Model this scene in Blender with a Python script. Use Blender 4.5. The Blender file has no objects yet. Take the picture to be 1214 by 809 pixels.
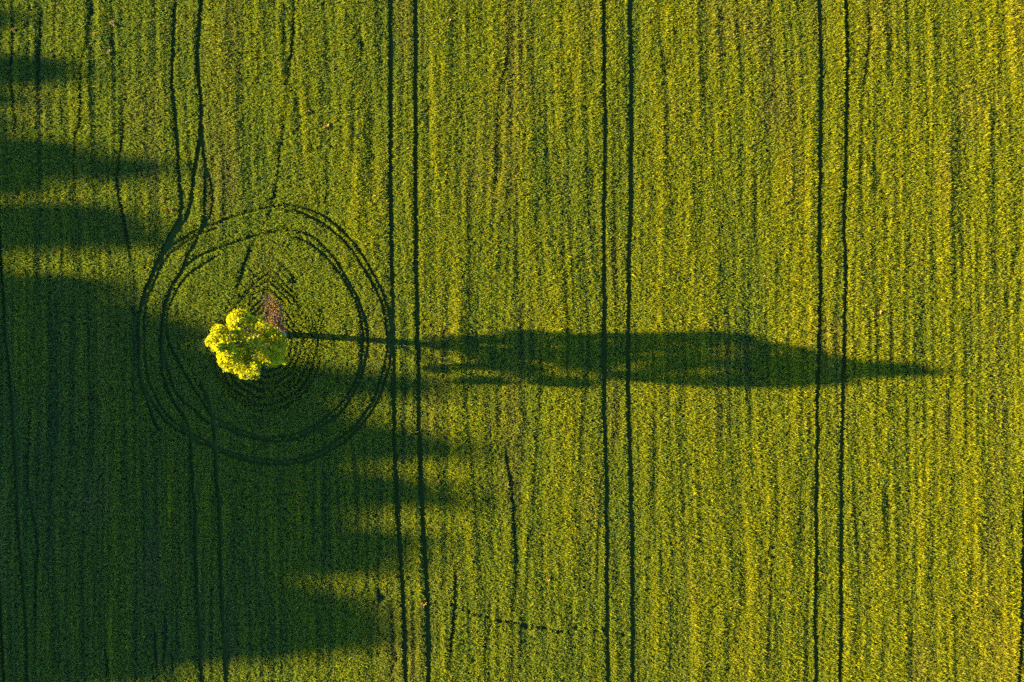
import bpy, math, random
import numpy as np

random.seed(7)
rng = np.random.default_rng(11)
SC = bpy.context.scene
COL = SC.collection

# ------------------------------------------------------------------ scale
PPM = 15.0                       # photograph pixels per metre on the ground
H = 58.0                         # height of the drone
EL = math.radians(12.4)          # sun elevation
AZ = math.radians(-2.3)          # heading of the light on the ground (from +X)
TE = math.tan(EL)


def gx(px): return (px - 607.0) / PPM
def gy(py): return (404.5 - py) / PPM


# ------------------------------------------------------------------ helpers
def tag(o, label=None, cat=None, group=None, kind=None):
    if label: o['label'] = label
    if cat: o['category'] = cat
    if group: o['group'] = group
    if kind: o['kind'] = kind
    return o


def link(name, me, mat=None, parent=None):
    o = bpy.data.objects.new(name, me)
    COL.objects.link(o)
    if mat is not None and me is not None and len(me.materials) == 0:
        me.materials.append(mat)
    if parent is not None:
        o.parent = parent
    return o


def empty(name, loc):
    o = bpy.data.objects.new(name, None)
    COL.objects.link(o)
    o.location = loc
    o.empty_display_size = 0.5
    return o


def quad_mesh(name, V, attrs=None):
    """V: (n,4,3) array of quads -> mesh"""
    n = V.shape[0]
    me = bpy.data.meshes.new(name)
    me.vertices.add(n * 4)
    me.vertices.foreach_set('co', np.ascontiguousarray(V, dtype=np.float32).ravel())
    me.loops.add(n * 4)
    me.loops.foreach_set('vertex_index', np.arange(n * 4, dtype=np.int32))
    me.polygons.add(n)
    me.polygons.foreach_set('loop_start', np.arange(0, n * 4, 4, dtype=np.int32))
    me.polygons.foreach_set('loop_total', np.full(n, 4, dtype=np.int32))
    for k, a in (attrs or {}).items():
        at = me.attributes.new(k, 'FLOAT', 'POINT')
        at.data.foreach_set('value', np.repeat(a.astype(np.float32), 4))
    me.update(calc_edges=True)
    return me


class Tubes:
    def __init__(s): s.v = []; s.f = []

    def add(s, pts, rad, n=8):
        pts = [np.array(p, float) for p in pts]
        base = len(s.v)
        for i, p in enumerate(pts):
            a = pts[max(i - 1, 0)]; b = pts[min(i + 1, len(pts) - 1)]
            d = (b - a) / (np.linalg.norm(b - a) + 1e-9)
            u = np.cross(d, (0, 0, 1.0) if abs(d[2]) < 0.9 else (1.0, 0, 0)); u /= np.linalg.norm(u)
            w = np.cross(d, u)
            for k in range(n):
                t = 2 * math.pi * k / n
                r = rad[i] * (1 + 0.12 * math.sin(3 * t + i))
                s.v.append(tuple(p + r * (math.cos(t) * u + math.sin(t) * w)))
        for i in range(len(pts) - 1):
            for k in range(n):
                k2 = (k + 1) % n
                s.f.append((base + i * n + k, base + i * n + k2, base + (i + 1) * n + k2, base + (i + 1) * n + k))
        s.f.append(tuple(base + k for k in range(n))[::-1])
        s.f.append(tuple(base + (len(pts) - 1) * n + k for k in range(n)))

    def mesh(s, name):
        me = bpy.data.meshes.new(name)
        me.from_pydata(s.v, [], s.f)
        for p in me.polygons: p.use_smooth = True
        me.update()
        return me


def spline(pts, step=0.05):
    """Catmull-Rom through points, resampled"""
    P = np.array(pts, float)
    P = np.vstack([2 * P[0] - P[1], P, 2 * P[-1] - P[-2]])
    out = []
    for i in range(1, len(P) - 2):
        p0, p1, p2, p3 = P[i - 1], P[i], P[i + 1], P[i + 2]
        n = max(2, int(np.linalg.norm(p2 - p1) / step))
        t = np.linspace(0, 1, n, endpoint=False)[:, None]
        out.append(0.5 * ((2 * p1) + (-p0 + p2) * t + (2 * p0 - 5 * p1 + 4 * p2 - p3) * t ** 2
                          + (-p0 + 3 * p1 - 3 * p2 + p3) * t ** 3))
    out.append(P[-2][None])
    return np.vstack(out)


def vnoise(x, y, seed):
    """smooth value noise in [-1,1], vectorised"""
    r = np.random.default_rng(seed)
    N = 512
    T = r.uniform(-1, 1, (N, N)).astype(np.float32)
    xi = np.floor(x).astype(np.int64); yi = np.floor(y).astype(np.int64)
    fx = x - xi; fy = y - yi
    fx = fx * fx * (3 - 2 * fx); fy = fy * fy * (3 - 2 * fy)
    a = T[yi % N, xi % N]; b = T[yi % N, (xi + 1) % N]
    c = T[(yi + 1) % N, xi % N]; d = T[(yi + 1) % N, (xi + 1) % N]
    return (a * (1 - fx) + b * fx) * (1 - fy) + (c * (1 - fx) + d * fx) * fy


def sstep(a, b, x):
    t = np.clip((x - a) / (b - a), 0, 1)
    return t * t * (3 - 2 * t)


# ------------------------------------------------------------------ materials
def new_mat(name):
    m = bpy.data.materials.new(name)
    m.use_nodes = True
    nt = m.node_tree
    nt.nodes.clear()
    return m, nt, nt.nodes, nt.links


def ramp(N, stops):
    r = N.new('ShaderNodeValToRGB')
    e = r.color_ramp.elements
    e[0].position, e[0].color = stops[0][0], (*stops[0][1], 1)
    e[1].position, e[1].color = stops[-1][0], (*stops[-1][1], 1)
    for p, c in stops[1:-1]:
        k = e.new(p); k.color = (*c, 1)
    return r


def leaf_mat(name, stops, trans=0.3, dry=None, gloss=0.0, tcol=(1.0, 1.0, 0.6)):
    m, nt, N, L = new_mat(name)
    a = N.new('ShaderNodeAttribute'); a.attribute_name = 'tone'
    r = ramp(N, stops)
    L.new(a.outputs['Fac'], r.inputs['Fac'])
    col = r.outputs['Color']
    if dry is not None:
        d = N.new('ShaderNodeAttribute'); d.attribute_name = 'dry'
        mx = N.new('ShaderNodeMix'); mx.data_type = 'RGBA'
        L.new(d.outputs['Fac'], mx.inputs[0]); L.new(col, mx.inputs[6])
        mx.inputs[7].default_value = (*dry, 1)
        col = mx.outputs[2]
    df = N.new('ShaderNodeBsdfDiffuse'); L.new(col, df.inputs['Color'])
    tm = N.new('ShaderNodeMix'); tm.data_type = 'RGBA'; tm.blend_type = 'MULTIPLY'
    tm.inputs[0].default_value = 1.0; L.new(col, tm.inputs[6]); tm.inputs[7].default_value = (*tcol, 1)
    tr = N.new('ShaderNodeBsdfTranslucent'); L.new(tm.outputs[2], tr.inputs['Color'])
    mix = N.new('ShaderNodeMixShader'); mix.inputs[0].default_value = trans
    L.new(df.outputs[0], mix.inputs[1]); L.new(tr.outputs[0], mix.inputs[2])
    fin = mix
    if gloss > 0:
        g = N.new('ShaderNodeBsdfGlossy'); g.inputs['Roughness'].default_value = 0.45
        g.inputs['Color'].default_value = (1, 1, 1, 1)
        m2 = N.new('ShaderNodeMixShader'); m2.inputs[0].default_value = gloss
        L.new(mix.outputs[0], m2.inputs[1]); L.new(g.outputs[0], m2.inputs[2]); fin = m2
    o = N.new('ShaderNodeOutputMaterial'); L.new(fin.outputs[0], o.inputs['Surface'])
    return m


def rough_mat(name, c1, c2, scale, c3=None, bump=0.4, bdist=0.03, rough=0.95):
    m, nt, N, L = new_mat(name)
    tc = N.new('ShaderNodeTexCoord')
    no = N.new('ShaderNodeTexNoise'); no.inputs['Scale'].default_value = scale
    no.inputs['Detail'].default_value = 8; no.inputs['Roughness'].default_value = 0.65
    L.new(tc.outputs['Object'], no.inputs['Vector'])
    st = [(0.3, c1), (0.7, c2)] if c3 is None else [(0.3, c1), (0.55, c2), (0.72, c3)]
    r = ramp(N, st); L.new(no.outputs['Fac'], r.inputs['Fac'])
    b = N.new('ShaderNodeBump'); b.inputs['Strength'].default_value = bump; b.inputs['Distance'].default_value = bdist
    L.new(no.outputs['Fac'], b.inputs['Height'])
    p = N.new('ShaderNodeBsdfPrincipled'); p.inputs['Roughness'].default_value = rough
    p.inputs['Specular IOR Level'].default_value = 0.0
    L.new(r.outputs['Color'], p.inputs['Base Color']); L.new(b.outputs['Normal'], p.inputs['Normal'])
    o = N.new('ShaderNodeOutputMaterial'); L.new(p.outputs[0], o.inputs['Surface'])
    return m


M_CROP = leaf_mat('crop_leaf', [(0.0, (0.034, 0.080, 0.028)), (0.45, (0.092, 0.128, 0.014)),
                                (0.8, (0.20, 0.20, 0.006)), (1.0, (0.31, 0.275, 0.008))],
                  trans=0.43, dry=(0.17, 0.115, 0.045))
M_DRY = leaf_mat('dry_stalk', [(0.0, (0.08, 0.05, 0.024)), (0.5, (0.18, 0.105, 0.045)), (1.0, (0.38, 0.26, 0.09))],
                 trans=0.15, tcol=(1, 0.9, 0.7))
M_TREE = leaf_mat('tree_leaf', [(0.0, (0.10, 0.13, 0.010)), (0.5, (0.25, 0.265, 0.012)), (1.0, (0.40, 0.385, 0.016))],
                  trans=0.55, tcol=(1.0, 0.95, 0.4))
M_WOOD = leaf_mat('wood_leaf', [(0.0, (0.04, 0.07, 0.015)), (0.5, (0.07, 0.11, 0.02)), (1.0, (0.11, 0.15, 0.03))],
                  trans=0.2)
M_BARK = rough_mat('bark', (0.09, 0.07, 0.045), (0.26, 0.21, 0.14), 9.0, bump=0.8)
M_SOIL = rough_mat('field_soil', (0.014, 0.024, 0.008), (0.030, 0.038, 0.014), 3.0, bump=0.7, bdist=0.05)
M_TRACK = rough_mat('pressed_soil', (0.016, 0.030, 0.006), (0.034, 0.046, 0.010), 6.0, bump=0.5, bdist=0.03)
M_PATCH = rough_mat('dry_litter', (0.07, 0.045, 0.03), (0.17, 0.10, 0.06), 5.0, c3=(0.28, 0.18, 0.11), bump=0.9, bdist=0.06)
M_STONE = rough_mat('stone', (0.24, 0.25, 0.26), (0.44, 0.45, 0.47), 4.0, bump=0.5)

# ------------------------------------------------------------------ the wheel tracks and gaps (traced on the ground, photograph pixels)
TRACKS = [  # (points, half width in metres, label)
    ([(462, -60), (463, 0), (464, 100), (463.7, 230), (466, 350), (467, 400), (468, 450), (468.6, 520), (471.5, 600), (475, 650), (479, 712), (481.5, 809), (483, 870)], 0.19,
     'straight wheel track grazing the right edge of the outer ring'),
    ([(493, -60), (493.5, 0), (493.5, 230), (495, 350), (496.8, 440), (497.8, 520), (501, 600), (504, 645), (507, 712), (509.5, 809), (511, 870)], 0.19,
     'straight wheel track just right of the one grazing the ring'),
    ([(714, -60), (715, 0), (716, 100), (717, 160), (715.3, 267), (715.7, 350), (716, 480), (718, 540), (719, 630), (720.5, 809), (721, 870)], 0.18,
     'left wheel track of the middle pair crossing the tree shadow'),
    ([(745, -60), (746, 0), (748, 130), (747.5, 230), (745.5, 300), (743.8, 390), (744, 470), (747, 550), (748.5, 640), (749.5, 809), (750, 870)], 0.19,
     'right wheel track of the middle pair crossing the tree shadow'),
    ([(969.5, -60), (970, 0), (971.3, 100), (969.7, 267), (970.3, 350), (967, 470), (967, 540), (965.5, 680), (965.5, 809), (965, 870)], 0.18,
     'left wheel track of the right pair near the shadow tip'),
    ([(1000, -60), (1000.7, 0), (1002, 100), (999, 267), (1000.5, 350), (997, 470), (996, 540), (995.3, 700), (994.5, 809), (994, 870)], 0.18,
     'right wheel track of the right pair near the shadow tip'),
    ([(1218, 420), (1215, 520), (1212, 600), (1210.5, 650), (1209.5, 700), (1206.5, 780), (1205, 809), (1203, 870)], 0.19,
     'wheel track at the lower right edge of the field'),
    # ring, outer wheel: two passes
    ([(341, 244), (357.5, 246), (372, 251), (387, 258), (402, 270), (417, 285), (429, 301), (440.5, 320), (452, 342), (459, 361), (463, 379), (465, 399), (463.5, 423), (459.5, 445), (452.5, 467), (443.5, 484), (431.6, 500), (416.8, 517), (399, 530), (379.7, 540.5), (354.5, 548), (332, 550), (313, 548.6), (295, 545.6), (276, 540), (257, 531.5), (239, 524), (221, 514), (206, 505), (191.5, 490), (180, 472), (173, 456), (169, 438), (167, 411), (167, 389), (169, 366), (174, 346), (184, 322), (193, 307), (202, 294), (217, 285), (233, 274.5), (251, 268.5), (268.6, 261), (291, 254), (313, 248.5), (327, 245.4), (341, 244)], 0.125,
     'outermost ring of wheel track round the lone tree'),
    ([(340, 250), (353, 251), (369, 258), (384, 265.6), (399, 277.5), (414, 292), (427, 310), (437.5, 328), (446, 343), (454, 362), (458, 381.5), (460, 404), (458, 426), (453, 447), (444.5, 473), (431.6, 491.5), (417, 509), (399, 523), (377, 536), (354.5, 543), (332, 545.6), (310, 543), (298, 541.4), (280.5, 537), (259, 529), (240, 519), (220, 508), (203, 494.5), (191, 478), (181, 459), (176, 440), (173.5, 420), (173, 400), (174, 375), (179, 350), (188, 327), (198, 309), (209, 297), (224, 287), (240, 278), (258, 271)], 0.12,
     'second outermost ring of wheel track round the lone tree'),
    # ring, inner wheel: two passes
    ([(271.6, 291), (300, 281), (325, 275), (340, 273), (359, 276), (374, 283), (388.6, 297), (399, 308.6), (408, 323), (419, 342), (427, 359), (433, 375.6), (437, 392), (437, 411), (433, 433), (427, 453), (417, 472), (405, 488.5), (387, 502), (369, 512), (350, 520), (328, 522.7), (306, 520), (286, 514), (268.6, 506), (247, 499), (233, 487), (221, 477), (208, 460), (202, 441), (197, 423), (194, 405), (193.5, 389), (196, 370), (200, 355), (206, 340), (219, 320), (233, 307), (252, 298), (271.6, 291)], 0.12,
     'inner ring of wheel track round the lone tree'),
    ([(352, 282), (365, 288), (380, 298), (393, 311.6), (405, 326), (415, 343), (424, 361), (429, 380), (431.6, 399), (430, 418.6), (425.7, 441), (417, 462), (402, 482.6), (384, 497.5), (366, 508), (347, 515), (325, 518), (310, 517.5), (291, 511), (270, 502), (252, 491), (240, 473), (228, 455), (217, 435), (209, 420), (202, 404), (199, 389), (201, 370), (209, 349), (218, 334), (228.6, 323), (242, 315), (258, 305)], 0.11,
     'innermost ring of wheel track round the lone tree'),
    # approach at the top left of the ring
    ([(211, -60), (210, 0), (206, 83), (208.5, 130), (211.5, 160), (214, 194), (216, 224), (217, 240), (215, 258), (209, 270), (199, 289), (190, 307), (181, 328), (174, 346), (168, 372), (166, 400)], 0.16,
     'left wheel track running from the top into the ring'),
    ([(243, -60), (241, 0), (237.5, 33), (236, 67), (240, 120), (239.7, 157), (236, 185), (231, 216), (228, 239), (223, 258), (211, 275), (200, 293)], 0.18,
     'dark wheel track beside it bending left into the ring'),
    ([(242, 150), (242.7, 179), (245, 200), (245, 224), (244, 258), (239, 274), (233, 289), (224, 304), (217, 322), (206, 338), (198, 360), (194, 392)], 0.13,
     'short wheel track forking right into the inner ring'),
    ([(243, 180), (247, 201), (252, 221), (253, 239), (250, 258), (241, 273)], 0.09,
     'thin wheel track forking furthest right above the ring'),
    # leaving the ring at the bottom left
    ([(193, 400), (194.5, 432), (197, 450), (208, 475), (220, 493), (226, 509), (228.6, 524), (230, 554), (232.7, 606), (233.5, 640), (236.6, 723), (241.5, 809), (245, 870)], 0.14,
     'left wheel track leaving the ring towards the bottom'),
    ([(240, 455), (248, 475), (254, 498), (256, 520), (257.6, 545), (261, 606), (262.7, 660), (266, 739), (269.5, 809), (272, 870)], 0.15,
     'right wheel track leaving the ring towards the bottom'),
    ([(166, 420), (168.5, 448), (180, 484), (190, 509)], 0.13, 'short wheel track curving off the lower left of the ring'),
    ([(1, 179), (2, 228), (4, 287), (9, 391), (13, 430), (16, 465), (18, 500), (21, 560), (28, 673), (33, 739), (35, 809), (37, 870)], 0.13,
     'wheel track near the left edge in the shade'),
    ([(-3, 600), (0, 640), (3, 706), (8, 800), (12, 870)], 0.13, 'wheel track at the lower left corner in the shade'),
]
GAPS = [  # thin lines and broad thin places in the crop: points, half width m, depth 0..1
    ([(19, 15), (17, 52), (15, 83), (20, 139), (20, 180)], 0.10, 0.8),
    ([(54, 0), (50, 37), (48, 67), (47.5, 96), (47, 120)], 0.11, 0.8),
    ([(104, 10), (104, 49), (98, 89), (97, 116), (96, 147), (91, 169), (90, 219), (87, 245), (87, 262)], 0.09, 0.8),
    ([(110, 0), (112, 25)], 0.1, 0.7), ([(129, 33), (139, 62), (148, 86)], 0.16, 0.55),
    ([(148, 86), (151, 104), (147, 130), (147, 165), (144, 185), (141, 211), (143, 235), (148, 258), (152, 270), (156, 301), (160, 325), (165, 348)], 0.13, 0.85),
    ([(38, 199), (36, 230), (33, 255)], 0.12, 0.5),
    ([(30.6, 432), (38.5, 451), (40.5, 475), (37.6, 510), (35, 556), (40, 600), (48, 640), (45, 690), (45, 770), (42, 809)], 0.11, 0.7),
    ([(184, 730), (186, 770), (188, 809)], 0.10, 0.8), ([(199.5, 712), (197, 760), (196, 800)], 0.16, 0.95),
    ([(206, 775), (206, 797)], 0.13, 0.8), ([(127, 760), (131.6, 809)], 0.1, 0.7), ([(107, 690), (107.6, 790)], 0.11, 0.55),
    ([(350, -20), (350, 0), (348.6, 33), (343.6, 83), (340, 110)], 0.13, 0.9),
    ([(340, 110), (337, 150), (330, 207), (322, 249), (307, 280)], 0.10, 0.72),
    ([(307, 280), (298, 295), (290, 318), (283, 338), (280, 352)], 0.17, 0.8),
    ([(305, 33), (308.6, 77), (305, 110)], 0.2, 0.45),
    ([(425, 27), (435, 83), (438, 133), (440, 200), (440, 267)], 0.35, 0.5), ([(425, 27), (433, 70)], 0.12, 0.7),
    ([(600, 67), (595, 100), (591, 160), (591.5, 200), (581, 240)], 0.25, 0.6), ([(602, 60), (594, 105)], 0.1, 0.8),
    ([(510, 120), (509, 150)], 0.25, 0.6), ([(702, 190), (701, 240)], 0.12, 0.7), ([(655, 150), (656, 250)], 0.6, 0.4),
    ([(598, 490), (599, 539), (605, 568), (608, 600), (611, 640), (612, 678), (609, 732)], 0.11, 0.85),
    ([(544, 657), (541, 688), (539, 723), (535, 760), (532, 809)], 0.14, 0.9),
    ([(581, 700), (580.6, 728), (577.5, 757), (575, 782)], 0.10, 0.7),
    ([(1026, -10), (1029, 40), (1024, 87), (1022, 113)], 0.14, 0.75), ([(1022, 113), (1012, 150)], 0.2, 0.4),
    ([(1017, 150), (1024, 180), (1044, 227), (1048, 270), (1044, 330), (1039, 390), (1035, 440)], 0.22, 0.5),
    ([(1141, 110), (1138, 183), (1143, 227), (1142, 330)], 0.4, 0.5),
    ([(1216, 276), (1209, 281), (1198, 314), (1191, 353), (1187, 400)], 0.24, 0.66), ([(1216, 310), (1205, 345), (1200, 390)], 0.2, 0.5),
    ([(1151, 660), (1153, 700)], 0.5, 0.55), ([(1180, 720), (1182, 735)], 0.3, 0.6), ([(1155, 764), (1156, 773)], 0.3, 0.5),
    ([(881, 640), (880, 700), (873, 740), (868, 809)], 0.3, 0.55), ([(866, 690), (862, 809)], 0.12, 0.6),
    ([(1050, 560), (1047, 640), (1045, 680)], 0.3, 0.45), ([(947, 600), (948, 690)], 0.25, 0.45),
    ([(471.5, 769), (470.5, 785)], 0.09, 0.9), ([(527, 380), (524, 470)], 0.18, 0.5), ([(595, 420), (593, 470), (590, 520)], 0.16, 0.5),
    ([(642, 400), (640, 500)], 0.16, 0.5), ([(790, 60), (795, 95)], 0.5, 0.45), ([(640, 745), (655, 747), (690, 746)], 0.1, 0.3),
    ([(835, 0), (832, 90), (836, 140)], 0.35, 0.4), ([(935, 90), (938, 140), (930, 170)], 0.4, 0.4), ([(1165, 100), (1168, 130)], 0.3, 0.4),
    ([(379, 360), (384, 374), (390, 385)], 0.12, 0.6), ([(410, 385), (412, 402)], 0.1, 0.9), ([(345, 325), (355, 340)], 0.1, 0.8),
    # hole in the crop
    ([(450, 696), (449, 702), (451, 706), (447, 715)], 0.24, 1.0), ([(450, 707), (455.5, 708)], 0.16, 1.0),
]
# animal trail: dotted
trail = spline([(535, 716), (552, 721.5), (565, 727), (586, 732), (596, 735), (611, 737), (627.6, 741), (644, 743), (665, 747.6), (682, 743), (696, 744.5), (712, 746), (735, 750), (748, 753)], 0.2)
i = 0
while i < len(trail) - 1:
    p = trail[i]; dense = 585 < p[0] < 670
    GAPS.append(([tuple(p), (p[0] + random.uniform(0.4, 2.0), p[1] + random.uniform(-0.6, 0.9))], random.uniform(0.09, 0.13) if dense else random.uniform(0.07, 0.11), 0.95))
    i += int(random.uniform(4, 9) / 0.2 * (1.0 if dense else 1.4))

CELL = 0.05
X0, Y0 = -56.0, -40.0
NX, NY = int(112 / CELL), int(80 / CELL)
gap = np.zeros((NY, NX), np.float32)


near = np.zeros((NY, NX), np.float32)


def stamp(P, hw, depth, soft=0.10, grid=gap):
    R = int((hw + soft) / CELL) + 1
    ix = ((P[:, 0] - X0) / CELL).astype(int); iy = ((P[:, 1] - Y0) / CELL).astype(int)
    for dy in range(-R, R + 1):
        for dx in range(-R, R + 1):
            d = math.hypot(dx, dy) * CELL
            v = depth * (1 - min(1, max(0, (d - hw) / soft)))
            if np.max(v) <= 0: continue
            jx = ix + dx; jy = iy + dy
            ok = (jx >= 0) & (jx < NX) & (jy >= 0) & (jy < NY)
            np.maximum.at(grid, (jy[ok], jx[ok]), v[ok] if np.ndim(v) else v)


def to_ground(pts):
    return [(gx(a), gy(b)) for a, b in pts]


def wiggle(P, amp, seed):
    s = np.concatenate([[0], np.cumsum(np.linalg.norm(np.diff(P, axis=0), axis=1))])
    Q = P.copy()
    Q[:, 0] += amp * vnoise(s * 0.8, s * 0 + 0.5, seed) + 0.5 * amp * vnoise(s * 2.7, s * 0 + 0.5, seed + 1)
    Q[:, 1] += amp * vnoise(s * 0.8, s * 0 + 7.5, seed + 2)
    return Q


def ribbon(name, P, hw, z, label):
    t = np.gradient(P, axis=0); t /= np.linalg.norm(t, axis=1)[:, None] + 1e-9
    nrm = np.stack([-t[:, 1], t[:, 0]], 1)
    w = hw * (1 + 0.12 * vnoise(np.arange(len(P)) * 0.21, np.zeros(len(P)), 5))[:, None]
    rows = [P + nrm * w, P + nrm * w * 0.4, P - nrm * w * 0.4, P - nrm * w]
    zz = [z, z + 0.0, z + 0.0, z]
    V = np.concatenate([np.c_[r, np.full(len(P), q)] for r, q in zip(rows, zz)])
    n = len(P); F = []
    for k in range(3):
        for j in range(n - 1):
            F.append((k * n + j, (k + 1) * n + j, (k + 1) * n + j + 1, k * n + j + 1))
    me = bpy.data.meshes.new(name); me.from_pydata(V.tolist(), [], F); me.update()
    o = link(name, me, M_TRACK)
    tag(o, label, kind='structure')
    return o


for k, (pts, hw, lab) in enumerate(TRACKS):
    P = wiggle(spline(to_ground(pts), 0.05), 0.025, 100 + 5 * k)
    sl = np.arange(len(P)) * 0.05
    dv = np.clip(0.93 + 0.22 * vnoise(sl * 1.1, sl * 0, 700 + k), 0, 1)
    if 7 <= k <= 10:                            # the top left arcs of the rings are half grown over
        dv = dv * np.where((P[:, 0] < gx(350)) & (P[:, 0] > gx(222)) & (P[:, 1] > gy(302)), 0.55, 1.0)
    stamp(P, hw * (0.56 if hw < 0.126 else 0.64), dv, 0.06)
    sd = np.sign(vnoise(sl * 0.5, sl * 0 + 3.3, 800 + k))[:, None] * np.array([0.05, 0.0])
    stamp(P + sd, hw * (0.62 if hw < 0.126 else 0.78), np.clip(0.5 + 1.2 * vnoise(sl * 2.3, sl * 0 + 1.5, 750 + k), 0, 1) * dv, 0.06)
    stamp(P, hw, 1.0 * dv, 0.16, near)
    ribbon('wheel_track', P[::6], hw + 0.04, 0.006 + 0.004 * k, lab)
for k, (pts, hw, dp) in enumerate(GAPS):
    P = wiggle(spline(to_ground(pts), 0.05), 0.09, 400 + 5 * k)
    q = np.linspace(0, 1, len(P)); L_ = len(P) * 0.05
    fade = 1.0 if L_ < 0.9 else np.minimum(1, np.minimum(q, 1 - q) * 3.2) * (0.78 + 0.3 * vnoise(q * L_ * 0.9, q * 0, 900 + k))
    stamp(P, hw if L_ < 0.9 or hw > 0.24 else hw * 0.72, (dp if dp >= 0.7 else dp * 0.62) * fade, 0.10)
    if dp >= 0.7: stamp(P, hw * 0.7, dp * 0.75 * fade, 0.15, near)


def gap_at(x, y, grid=gap):
    ix = ((x - X0) / CELL).astype(int); iy = ((y - Y0) / CELL).astype(int)
    ok = (ix >= 0) & (ix < NX) & (iy >= 0) & (iy < NY)
    out = np.zeros(len(x), np.float32)
    out[ok] = grid[iy[ok], ix[ok]]
    return out


# ------------------------------------------------------------------ ground
me = bpy.data.meshes.new('ground')
S = 3000.0
me.from_pydata([(-S, -S, 0), (S, -S, 0), (S, S, 0), (-S, S, 0)], [], [(0, 1, 2, 3)])
tag(link('ground', me, M_SOIL), 'dark soil of the field under the crop', kind='structure')

TX, TY = gx(336), gy(397)       # foot of the tree
# dry litter round the foot of the tree: an irregular low sheet
ang = np.linspace(0, 2 * math.pi, 72, endpoint=False)
pc = (gx(329), gy(384))
rr = 1.0 + 0.22 * vnoise(ang * 2.1, ang * 0, 3) + 0.12 * vnoise(ang * 6, ang * 0, 4)
stretch = np.where(np.sin(ang) > 0, 1.6, 1.2)
V = [(pc[0], pc[1], 0.13)] + [(pc[0] + 0.8 * r * math.cos(a), pc[1] + s * r * math.sin(a), 0.095) for a, r, s in zip(ang, rr, stretch)]
F = [(0, 1 + j, 1 + (j + 1) % 72) for j in range(72)]
me = bpy.data.meshes.new('bare_soil'); me.from_pydata(V, [], F); me.update()
tag(link('bare_soil', me, M_PATCH), 'reddish brown bare patch at the foot of the tree', kind='structure')

# ------------------------------------------------------------------ the crop
def tree_metric(x, y):
    dx = x - gx(318); dy = y - gy(404)
    up = dy > 0
    d2 = np.sqrt(dx ** 2 + (0.8 * dy) ** 2)
    p = 1.25
    d1 = (np.abs(dx) ** p + (0.78 * np.abs(dy)) ** p) ** (1 / p)
    k = sstep(0, 1.5, dy)
    return d2 * (1 - k) + d1 * k


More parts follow.
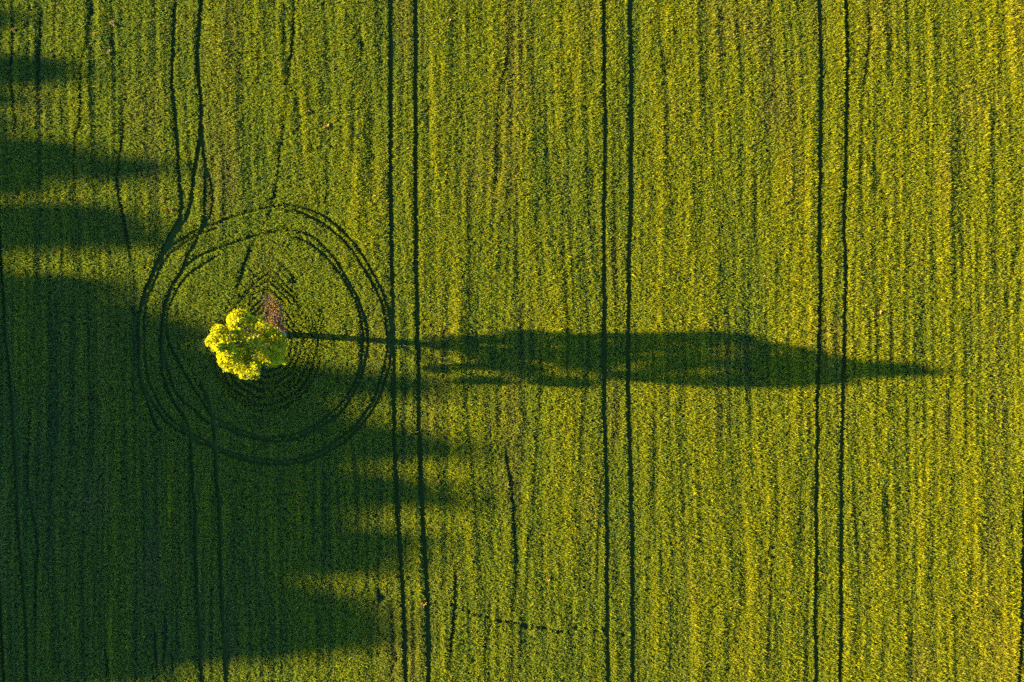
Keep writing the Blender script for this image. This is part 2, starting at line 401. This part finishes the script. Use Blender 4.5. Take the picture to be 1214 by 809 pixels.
def crop_quads(x, y, per, size, inner=True):
    n = len(x)
    g = gap_at(x, y)
    tm = tree_metric(x, y)
    w = 1 - sstep(3.6, 7.6, tm)                      # weight of rows that bend round the tree
    xw = x + 0.25 * vnoise(x * 0.05, y * 0.06, 20) + 0.012 * y + 0.60 * vnoise(x * 0.31, y * 0.045, 26) + 0.22 * vnoise(x * 0.9, y * 0.08, 27)
    tmr = tm + 0.10 * vnoise(x * 0.9, y * 0.9, 28)
    u = np.where(w > 0.5, tmr, xw)
    v = np.where(w > 0.5, 1.5 * np.arctan2(y - TY, x - TX), y)
    row = 0.5 + 0.5 * np.cos(2 * math.pi * u / np.where(w > 0.5, 0.42, 0.29))
    st = (0.34 * vnoise(u * 5.7, v * 0.17, 21) + 0.26 * vnoise(u * 3.7 + 13, v * 0.13, 29) + 0.20 * vnoise(u * 1.6 + 40, v * 0.09, 22)
          + 0.24 * vnoise(u * 0.7 + 90, v * 0.07, 23) + 0.26 * vnoise(x * 0.22 + 9, y * 0.09, 24)
          + 0.10 * vnoise(x * 2.6, y * 1.2, 25))
    st = st * (0.55 + 0.45 * sstep(8.5, 11.5, tm))
    tall = 0.36 * (1 + 0.42 * st) * np.where(w > 0.5, 1.0 - (1 - row) * (0.38 + 0.34 * vnoise(x * 0.8, y * 0.8, 62) - 0.34 * sstep(2.6, 5.2, tm)), 0.90 + 0.10 * row)
    tall *= (1 - 0.72 * g)
    soil = np.hypot((x - gx(327) + 0.25 * (y - gy(384))) / 0.80, (y - gy(384)) / np.where(y > gy(384), 2.1, 1.7))
    keep = rng.random(n) > np.maximum(g * 0.93, 0.30 * np.clip(-st, 0, 1) + (1 - row) * np.where(w > 0.5, 0.50 - 0.34 * sstep(2.4, 5.0, tm), 0.12))
    keep &= rng.random(n) < 0.12 + 0.88 * sstep(0.6, 1.25, soil + 0.42 * vnoise(x * 1.6, y * 1.6, 33))
    bend = (tm < 4.6).astype(np.float32)
    x, y, tall, st, row, g, soil, bend = (a[keep] for a in (x, y, tall, st, row, g, soil, bend))
    n = len(x)
    tall = tall * rng.uniform(0.78, 1.22, n)
    tone0 = 0.46 + 0.0036 * x + 0.26 * st + rng.normal(0, 0.10, n)  # x term paints uneven light into the blade colour: darker west, brighter east
    dry0 = np.clip(0.26 * (vnoise(x * 0.5 + 3, y * 0.16, 41) - 0.35) + 0.25 * np.clip(-st, 0, 1), 0, 0.6)
    # blades
    X = np.repeat(x, per); Y = np.repeat(y, per); h = np.repeat(tall, per) * rng.uniform(0.8, 1.12, n * per)
    X = X + rng.normal(0, 0.045 * size, n * per); Y = Y + rng.normal(0, 0.055 * size, n * per)
    az = rng.uniform(0, 2 * math.pi, n * per)
    lean = np.clip(rng.normal(0.34, 0.18, n * per), 0.04, 0.9) * (1 - 0.75 * gap_at(X, Y, near)) * (1 - 0.5 * np.repeat(bend, per))
    wd = rng.uniform(0.024, 0.045, n * per) * size
    dx, dy = np.cos(az), np.sin(az)
    m = len(X)
    V = np.zeros((m, 4, 3), np.float32)
    # kite: root, left, tip, right ; the tip droops
    up = h * np.cos(lean * 0.55); out = h * np.sin(lean * 0.55) * 0.62
    fx = rng.uniform(-0.9, 0.9, m)                  # twist of the blade about its run
    sx, sy = -dy * np.cos(fx) , dx * np.cos(fx)
    sz = np.sin(fx) * 0.6
    V[:, 0] = np.stack([X, Y, np.zeros(m) + 0.02], 1)
    V[:, 1] = np.stack([X + dx * out * 0.6 + sx * wd, Y + dy * out * 0.6 + sy * wd, up * 0.72 + sz * wd], 1)
    V[:, 3] = np.stack([X + dx * out * 0.6 - sx * wd, Y + dy * out * 0.6 - sy * wd, up * 0.72 - sz * wd], 1)
    tipo = h * np.sin(np.minimum(lean * 1.5, 1.4)) * 0.85
    V[:, 2] = np.stack([X + dx * tipo, Y + dy * tipo, up * rng.uniform(0.82, 1.04, m)], 1)
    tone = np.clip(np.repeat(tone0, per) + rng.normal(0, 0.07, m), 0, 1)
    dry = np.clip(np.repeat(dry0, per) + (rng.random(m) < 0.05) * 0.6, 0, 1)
    return V, tone, dry


def scatter(x0, x1, y0, y1, dens):
    n = int((x1 - x0) * (y1 - y0) * dens)
    return rng.uniform(x0, x1, n), rng.uniform(y0, y1, n)


parts = []
x, y = scatter(-46, 46, -32, 32, 210)
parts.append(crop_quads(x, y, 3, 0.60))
x, y = scatter(-90, 80, -65, 65, 16)
far = (np.abs(x) > 46) | (np.abs(y) > 32)
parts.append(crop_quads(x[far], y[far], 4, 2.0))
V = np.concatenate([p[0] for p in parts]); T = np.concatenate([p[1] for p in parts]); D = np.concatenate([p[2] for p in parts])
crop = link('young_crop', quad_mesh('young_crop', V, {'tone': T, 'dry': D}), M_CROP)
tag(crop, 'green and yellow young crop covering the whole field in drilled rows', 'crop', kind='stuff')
print('crop blades', len(V))
del V, parts

# dry stalks round the foot of the tree
n = 5200
a = rng.uniform(0, 2 * math.pi, n); r = np.sqrt(rng.random(n))
x = gx(327) + 0.85 * r * np.cos(a); y = gy(384) + np.where(np.sin(a) > 0, 2.4, 1.7) * r * np.sin(a)
x = x - 0.25 * (y - gy(384))
kp = vnoise(x * 1.5 + 30, y * 1.5, 61) + rng.normal(0, 0.3, n) > 0.0
x, y, r = x[kp], y[kp], r[kp]; n = len(x)
az = rng.uniform(0, 2 * math.pi, n); h = rng.uniform(0.08, 0.42, n) * (1.1 - 0.5 * r); ln = rng.uniform(0.05, 0.35, n); wd = rng.uniform(0.012, 0.03, n)
V = np.zeros((n, 4, 3)); c, s = np.cos(az), np.sin(az); zb = 0.09
V[:, 0] = np.stack([x, y, np.full(n, zb)], 1)
V[:, 1] = np.stack([x + c * ln * .4 - s * wd, y + s * ln * .4 + c * wd, zb + h * .6], 1)
V[:, 2] = np.stack([x + c * ln, y + s * ln, zb + h], 1)
V[:, 3] = np.stack([x + c * ln * .4 + s * wd, y + s * ln * .4 - c * wd, zb + h * .6], 1)
tag(link('dry_grass', quad_mesh('dry_grass', V, {'tone': np.clip(rng.normal(0.42, 0.25, n), 0, 1)}), M_DRY),
    'reddish tan dead grass round the foot of the tree', 'dry grass', kind='stuff')

# tan weed tufts in the crop
def weed_mesh():
    n = 46
    az = rng.uniform(0, 2 * math.pi, n); ln = rng.uniform(0.05, 0.24, n); wd = rng.uniform(0.02, 0.045, n); h = rng.uniform(0.32, 0.46, n)
    V = np.zeros((n, 4, 3)); c, s = np.cos(az), np.sin(az)
    bx, by = rng.normal(0, 0.04, n), rng.normal(0, 0.04, n)
    V[:, 0] = np.stack([bx, by, np.zeros(n)], 1)
    V[:, 1] = np.stack([bx + c * ln * .6 - s * wd, by + s * ln * .6 + c * wd, h * .8], 1)
    V[:, 2] = np.stack([bx + c * ln, by + s * ln, h], 1)
    V[:, 3] = np.stack([bx + c * ln * .6 + s * wd, by + s * ln * .6 - c * wd, h * .8], 1)
    return quad_mesh('dry_weed', V, {'tone': np.clip(rng.normal(0.85, 0.15, n), 0, 1)})


WEEDS = [
    (137, 30, 1.1, 'larger tan weed tuft in the sunlit top left of the field'),
    (132, 64, 0.8, 'small tan weed tuft below the larger one at the top left'),
    (20, 38, 0.8, 'small tan weed tuft in the top left corner'),
    (115, 43, 0.7, 'tiny tan weed tuft left of the larger one at the top left'),
    (195, 237, 0.8, 'upper of two tan weed tufts above the left side of the ring'),
    (205, 250, 1.0, 'lower of two tan weed tufts above the left side of the ring'),
    (388, 152, 1.1, 'tan weed tuft in the green strip above the ring'),
    (366, 134, 0.7, 'faint tan weed tuft up and left of another above the ring'),
    (532, 27, 0.9, 'tan weed tuft near the top right of the ring-side tracks'),
    (536, 524, 0.8, 'tan weed tuft right of the ring at the edge of the jagged shade'),
    (519, 571, 1.0, 'largest tan weed tuft right of the ring beside a jagged shade tip'),
    (601, 573, 0.8, 'tan weed tuft beside the thin line in the lower middle'),
    (649, 685, 0.8, 'orange tan weed tuft in the sunlit lower middle above the animal trail'),
    (503, 714, 1.0, 'tan weed tuft against the wheel track in the lower middle'),
    (417, 406, 0.8, 'tan weed tuft inside the ring below the trunk shadow'),
    (1040, 371, 0.9, 'tan weed tuft above the shadow tip on the right'),
]
wm = weed_mesh()
for px, py, s, lab in WEEDS:
    o = link('dry_weed', wm, M_DRY)
    o.location = (gx(px), gy(py), 0.0); o.scale = (s, s, 0.85 + 0.15 * s); o.rotation_euler.z = random.uniform(0, 6)
    tag(o, lab, 'weed', 'tan weed tufts scattered in the crop')

# ------------------------------------------------------------------ the lone tree, built from its top view and its shadow profile
OUT = np.array([(273, 369), (283, 367), (293, 366), (300, 377), (316, 383), (330, 392), (342, 402), (343, 412), (341, 420), (337, 431), (322, 434), (307, 437),
                (307, 449), (299, 452), (290, 453), (281, 444), (274, 441), (266, 440), (261, 432), (258, 424), (250, 415), (244, 405), (249, 396), (254, 386), (263, 386), (270, 391), (269, 383), (270, 374)], float)
PZ = np.array([2.5, 3.0, 3.7, 5.0, 5.9, 6.1, 7.0, 7.8, 8.3, 8.7, 9.6, 10.4, 11.3, 12.1])
PLO = np.array([-0.6, -2.2, -3.3, -3.3, -3.2, -2.6, -2.6, -2.9, -2.8, -2.7, -2.4, -1.7, -1.25, -1.05])
PHI = np.array([0.5, 0.9, 1.0, 1.2, 1.35, 1.3, 1.35, 1.7, 1.65, 1.15, 0.4, 0.0, -0.35, -0.7])


def in_poly(px, py, poly):
    inside = np.zeros(len(px), bool)
    j = len(poly) - 1
    for i in range(len(poly)):
        xi, yi = poly[i]; xj, yj = poly[j]
        c = ((yi > py) != (yj > py)) & (px < (xj - xi) * (py - yi) / (yj - yi + 1e-12) + xi)
        inside ^= c
        j = i
    return inside


def tree_ok(P):
    """P local to the foot of the tree"""
    k = H / (H - P[:, 2])
    px = 607 + (P[:, 0] + TX) * PPM * k
    py = 404.5 - (P[:, 1] + TY) * PPM * k
    s = P[:, 1] - P[:, 0] * math.tan(AZ)
    lo = np.interp(P[:, 2], PZ, PLO); hi = np.interp(P[:, 2], PZ, PHI)
    q = 1 / (1.02 + 0.09 * vnoise(P[:, 0] * 3.4 + 50, P[:, 1] * 2.2 + P[:, 2] * 1.7 + 50, 77))
    return in_poly(294 + (px - 294) * q, 410 + (py - 410) * q, OUT) & (s > lo) & (s < hi) & (P[:, 2] > 2.5) & (P[:, 2] < 12.1)


def from_top(px, py, z):
    k = H / (H - z)
    return np.array([(px - 607) / PPM / k - TX, (404.5 - py) / PPM / k - TY, z])


KEY = [(283, 375, 8.1, .62), (294, 376, 7.3, .6), (277, 383, 7.9, .5), (255, 400, 9.4, .62), (250, 405, 9.0, .5), (262, 408, 10.7, .5), (259, 392, 8.8, .55),
       (268, 430, 9.2, .6), (262, 423, 9.5, .5), (275, 420, 9.8, .6), (272, 400, 9.6, .6), (281, 408, 9.0, .6), (293, 446, 6.6, .55), (299, 443, 5.2, .6), (286, 436, 7.6, .6),
       (303, 430, 4.6, .6), (289, 424, 8.4, .6), (300, 412, 7.2, .7), (297, 392, 6.6, .65), (310, 397, 5.8, .6), (312, 418, 5.6, .65), (325, 405, 4.4, .55), (333, 412, 3.9, .5),
       (330, 424, 4.0, .5), (318, 427, 4.4, .5), (284, 392, 7.6, .5), (306, 386, 5.2, .5), (267, 414, 10.8, .45), (298, 447, 4.2, .45), (322, 396, 4.6, .45), (326, 393, 3.4, .45), (334, 397, 3.1, .42), (318, 391, 3.9, .45), (331, 401, 3.3, .4)]
clumps = []
for px, py, z, r in KEY:
    clumps.append((from_top(px, py, z), r))
for k in range(26):
    for _ in range(400):
        z = 5.2 + 5.8 * (k // 2) / 12 + random.uniform(-.25, .25)
        s_ = (np.interp(z, PZ, PLO) + random.uniform(.3, .5)) if k % 2 else (np.interp(z, PZ, PHI) - random.uniform(.3, .5))
        xx = random.uniform(-2.2, 1.8)
        p = np.array([xx, s_ + xx * math.tan(AZ), z])
        if tree_ok(p[None])[0]:
            clumps.append((p, random.uniform(0.34, 0.46))); break
clumps.append((np.array([-0.5, -0.9, 11.5]), 0.34)); clumps.append((np.array([-0.45, -0.92, 11.9]), 0.26))
tries = 0
while len(clumps) < 80 and tries < 20000:
    tries += 1
    z = random.uniform(3.0, 11.2)
    p = np.array([random.uniform(-2.6, 2.3), random.uniform(-3.3, 1.7), z])
    if not tree_ok(p[None])[0]: continue
    if min(np.linalg.norm(p - c) for c, _ in clumps) < 0.62: continue
    clumps.append((p, random.uniform(0.32, 0.55)))

tree = empty('tree', (TX, TY, 0))
tag(tree, 'lone yellow green leafy tree standing inside the ringed wheel tracks', 'tree')
trunk_c = spline([(0, 0, 0), (0.05, -0.06, 1.3), (-0.02, -0.25, 2.6), (-0.15, -0.5, 4.2), (-0.30, -0.62, 6.0), (-0.45, -0.75, 8.0), (-0.55, -0.85, 9.6), (-0.5, -0.9, 11.0)], 0.35)
tb = Tubes()
tb.add(trunk_c, [0.27 * (1 - 0.93 * (p[2] / 11.0) ** 0.8) + (0.12 * max(0, 0.5 - p[2]) * 2) for p in trunk_c], 12)
link('trunk', tb.mesh('trunk'), M_BARK, tree)
lb = Tubes()
for c, r in clumps:
    zt = max(1.9, c[2] * 0.72 - 0.25 + random.uniform(-0.3, 0.2))
    k = np.argmin(np.abs(trunk_c[:, 2] - zt)); a = trunk_c[k]
    mid = (a + c) / 2 + np.array([random.uniform(-.2, .2), random.uniform(-.2, .2), random.uniform(-0.25, 0.1)])
    pts = spline([tuple(a), tuple(mid), tuple(c)], 0.3)
    r0 = 0.035 + 0.012 * np.linalg.norm(c - a)
    lb.add(pts, np.linspace(r0, 0.012, len(pts)), 6)
    for _ in range(3):
        d = np.array([random.gauss(0, 1), random.gauss(0, 1), random.gauss(0.4, 1)]); d /= np.linalg.norm(d)
        e = c + d * r * 0.9
        lb.add([tuple(c), tuple((c + e) / 2 + 0.05 * d[::-1]), tuple(e)], [0.014, 0.010, 0.006], 5)
link('limbs', lb.mesh('limbs'), M_BARK, tree)


def leaves(clumps, per_m2, size, ok=None, outward=0.8, shrink=1.0, spread=0.27, sub=9):
    """sprays of leaves spread through clumps; returns quads and tone"""
    C = []; W = []; B = []
    for c, r in clumps:
        r = r * shrink
        ns = int(sub * (r / 0.5) ** 2) + 3
        tone_c = random.gauss(0, 0.10)
        for _ in range(ns):
            d = np.array([random.gauss(0, 1) for _ in range(3)]); d /= np.linalg.norm(d)
            sc = c + d * r * random.uniform(0.35, 1.0) ** 0.6 * np.array([1.05, 1.05, 0.85])
            n = int(per_m2 * random.uniform(0.6, 1.3))
            q = sc + rng.normal(0, 1, (n, 3)) * r * spread
            C.append(q); W.append(np.repeat(d[None] * outward, n, 0)); B.append(np.full(n, tone_c + random.gauss(0, 0.08)))
    C = np.concatenate(C); W = np.concatenate(W); B = np.concatenate(B)
    if ok is not None:
        k = ok(C); C = C[k]; W = W[k]; B = B[k]
    n = len(C)
    N = W + rng.normal(0, 0.75, (n, 3)) + np.array([-0.25, 0, 0.35]); N /= np.linalg.norm(N, axis=1)[:, None]
    A = np.cross(N, rng.normal(0, 1, (n, 3))); A /= np.linalg.norm(A, axis=1)[:, None]
    Bt = np.cross(N, A)
    s = (size * rng.uniform(0.55, 1.5, n))[:, None]
    V = np.stack([C - A * s, C + Bt * s * 0.62 - A * s * 0.1 + N * s * 0.12, C + A * s - N * s * 0.15, C - Bt * s * 0.62 - A * s * 0.1 + N * s * 0.12], 1)
    tone = np.clip(0.5 + B + rng.normal(0, 0.16, n), 0, 1)
    return V, tone


V, T = leaves(clumps, 48, 0.090, tree_ok, shrink=0.76, outward=0.5, spread=0.46, sub=8)
print('leaves', len(V))
link('crown', quad_mesh('crown', V, {'tone': T}), M_TREE, tree)

# pale stone at the foot of the tree
import bmesh
bm = bmesh.new(); bmesh.ops.create_icosphere(bm, subdivisions=3, radius=0.08)
for v in bm.verts:
    p = v.co
    f = 1 + 0.18 * math.sin(7 * p.x + 3 * p.y) + 0.10 * math.sin(13 * p.y + 9 * p.z) + 0.06 * math.sin(23 * p.x)
    v.co = (p.x * f * 1.25, p.y * f * 0.8, p.z * f * 0.75)
me = bpy.data.meshes.new('stone'); bm.to_mesh(me); bm.free()
st = link('stone', me, M_STONE); st.location = (gx(321.5), gy(392.3), 0.2)
tag(st, 'pale blue grey stone on the bare patch beside the tree foot', 'stone')

# ------------------------------------------------------------------ the wood west of the field that throws the jagged shade
def wood_proto(seed):
    random.seed(seed)
    cl = []
    for _ in range(130):
        z = random.uniform(0.22, 0.99)
        wmax = 0.19 * math.sin(math.pi * min(1, (1.0 - z) / 0.78) ** 0.75 * 0.62 + 0.02) / 0.93
        a = random.uniform(0, 2 * math.pi); q = wmax * math.sqrt(random.random())
        cl.append((np.array([q * math.cos(a), q * math.sin(a), min(z, 0.955)]) * 10.0, (0.30 + 0.22 * random.random()) * (1.15 - 0.5 * z)))
    V, T = leaves(cl, 15, 0.15, None, spread=0.5)
    cm = quad_mesh('crown', V, {'tone': T})
    t = Tubes()
    tc = spline([(0, 0, 0), (0.05, 0.03, 2.5), (-0.05, 0.05, 5), (0.02, 0, 7.5), (0, 0, 9.6)], 0.5)
    t.add(tc, [0.2 * (1 - 0.9 * p[2] / 9.6) for p in tc], 9)
    for c, r in cl[::3]:
        k = np.argmin(np.abs(tc[:, 2] - max(1.5, c[2] - 1.0)))
        t.add([tuple(tc[k]), tuple((tc[k] + c) / 2 - np.array([0, 0, .12])), tuple(c)], [0.05, 0.035, 0.015], 5)
    cm.materials.append(M_WOOD)
    tm = t.mesh('trunk'); tm.materials.append(M_BARK)
    return cm, tm


PROTO = [wood_proto(s) for s in (31, 32, 33)]
random.seed(99)
# shadow tips on the ground (photograph pixels) and lateral width factor
TIPS = [(28, 28, 1.0), (-60, 62, .8), (104, 91, 1.0), (30, 120, .9), (10, 150, .9), (120, 186, .8), (205, 204, .9), (60, 222, .9), (170, 262, .9), (212, 284, .9),
        (0, 316, .9), (165, 346, .9), (200, 375, .9), (262, 402, .9), (235, 425, 1), (360, 440, .9), (430, 462, .8), (548, 461, .7), (420, 490, 1), (445, 508, .8), (565, 532, .95), (430, 552, .9),
        (480, 575, .8), (568, 588, .95), (430, 618, .95), (505, 643, .9), (495, 668, .95), (390, 698, .9), (400, 668, .9), (330, 655, .9), (300, 690, .9), (330, 715, .9), (200, 670, .9), (180, 705, .9), (300, 745, .9), (470, 727, .95), (480, 758, .9), (380, 768, .9), (270, 778, .9),
        (200, 800, .9), (120, 826, 1), (150, 842, .9), (60, 856, 1), (90, 872, 1), (20, 880, 1)]
for k, (px, py, wf) in enumerate(TIPS):
    X = -124 + random.uniform(-4, 4) - (4 if k % 2 else 0)
    px += 34
    dist = gx(px) - X
    h = dist * TE
    Y = gy(py) + dist * math.tan(-AZ)
    t = empty('broadleaf_tree', (X, Y, 0))
    tag(t, 'broadleaf tree in the wood beyond the left edge casting the jagged shade', 'tree', 'trees of the wood left of the field')
    s = h / 10.0
    lat = 0.9 * wf * (0.62 + 0.38 / s * 2.0) * s * 0.80
    t.scale = (lat, lat, s)
    t.rotation_euler.z = random.uniform(0, 6.28)
    cm, tm = PROTO[k % 3]
    link('trunk', tm, None, t); link('crown', cm, None, t)

# ------------------------------------------------------------------ light, sky, camera
W = bpy.data.worlds.new('World'); SC.world = W; W.use_nodes = True
nt = W.node_tree
bg = nt.nodes['Background']; bg.inputs['Strength'].default_value = 0.088
sky = nt.nodes.new('ShaderNodeTexSky'); sky.sky_type = 'NISHITA'; sky.sun_disc = False
sky.sun_elevation = EL
sky.sun_rotation = math.radians(270 + 2.3)     # sun stands to the west (-X), a little north
sky.altitude = 200; sky.air_density = 1.0; sky.dust_density = 0.3; sky.ozone_density = 5.0
nt.links.new(sky.outputs[0], bg.inputs['Color'])

ld = bpy.data.lights.new('sun', 'SUN'); ld.energy = 5.0; ld.angle = math.radians(0.7); ld.color = (1.0, 0.74, 0.20)
sun = bpy.data.objects.new('sun', ld); COL.objects.link(sun)
from mathutils import Vector
d = Vector((math.cos(EL) * math.cos(AZ), math.cos(EL) * math.sin(AZ), -math.sin(EL)))
sun.rotation_euler = d.to_track_quat('-Z', 'Y').to_euler()
sun.location = (-60, 5, 40)

cam = bpy.data.cameras.new('camera')
cam.sensor_width = 36.0
cam.lens = 36.0 * H / (1214 / PPM)
cam.clip_start = 0.5; cam.clip_end = 5000
co = bpy.data.objects.new('camera', cam); COL.objects.link(co)
co.location = (0, 0, H); co.rotation_euler = (0, 0, 0)
SC.camera = co

SC.view_settings.view_transform = 'Standard'
SC.view_settings.look = 'None'
SC.view_settings.exposure = 3.5
SC.view_settings.gamma = 1.0
SC.view_settings.use_curve_mapping = False
SC.cycles.max_bounces = 6
SC.cycles.diffuse_bounces = 3
SC.cycles.transmission_bounces = 4
SC.cycles.use_denoising = False
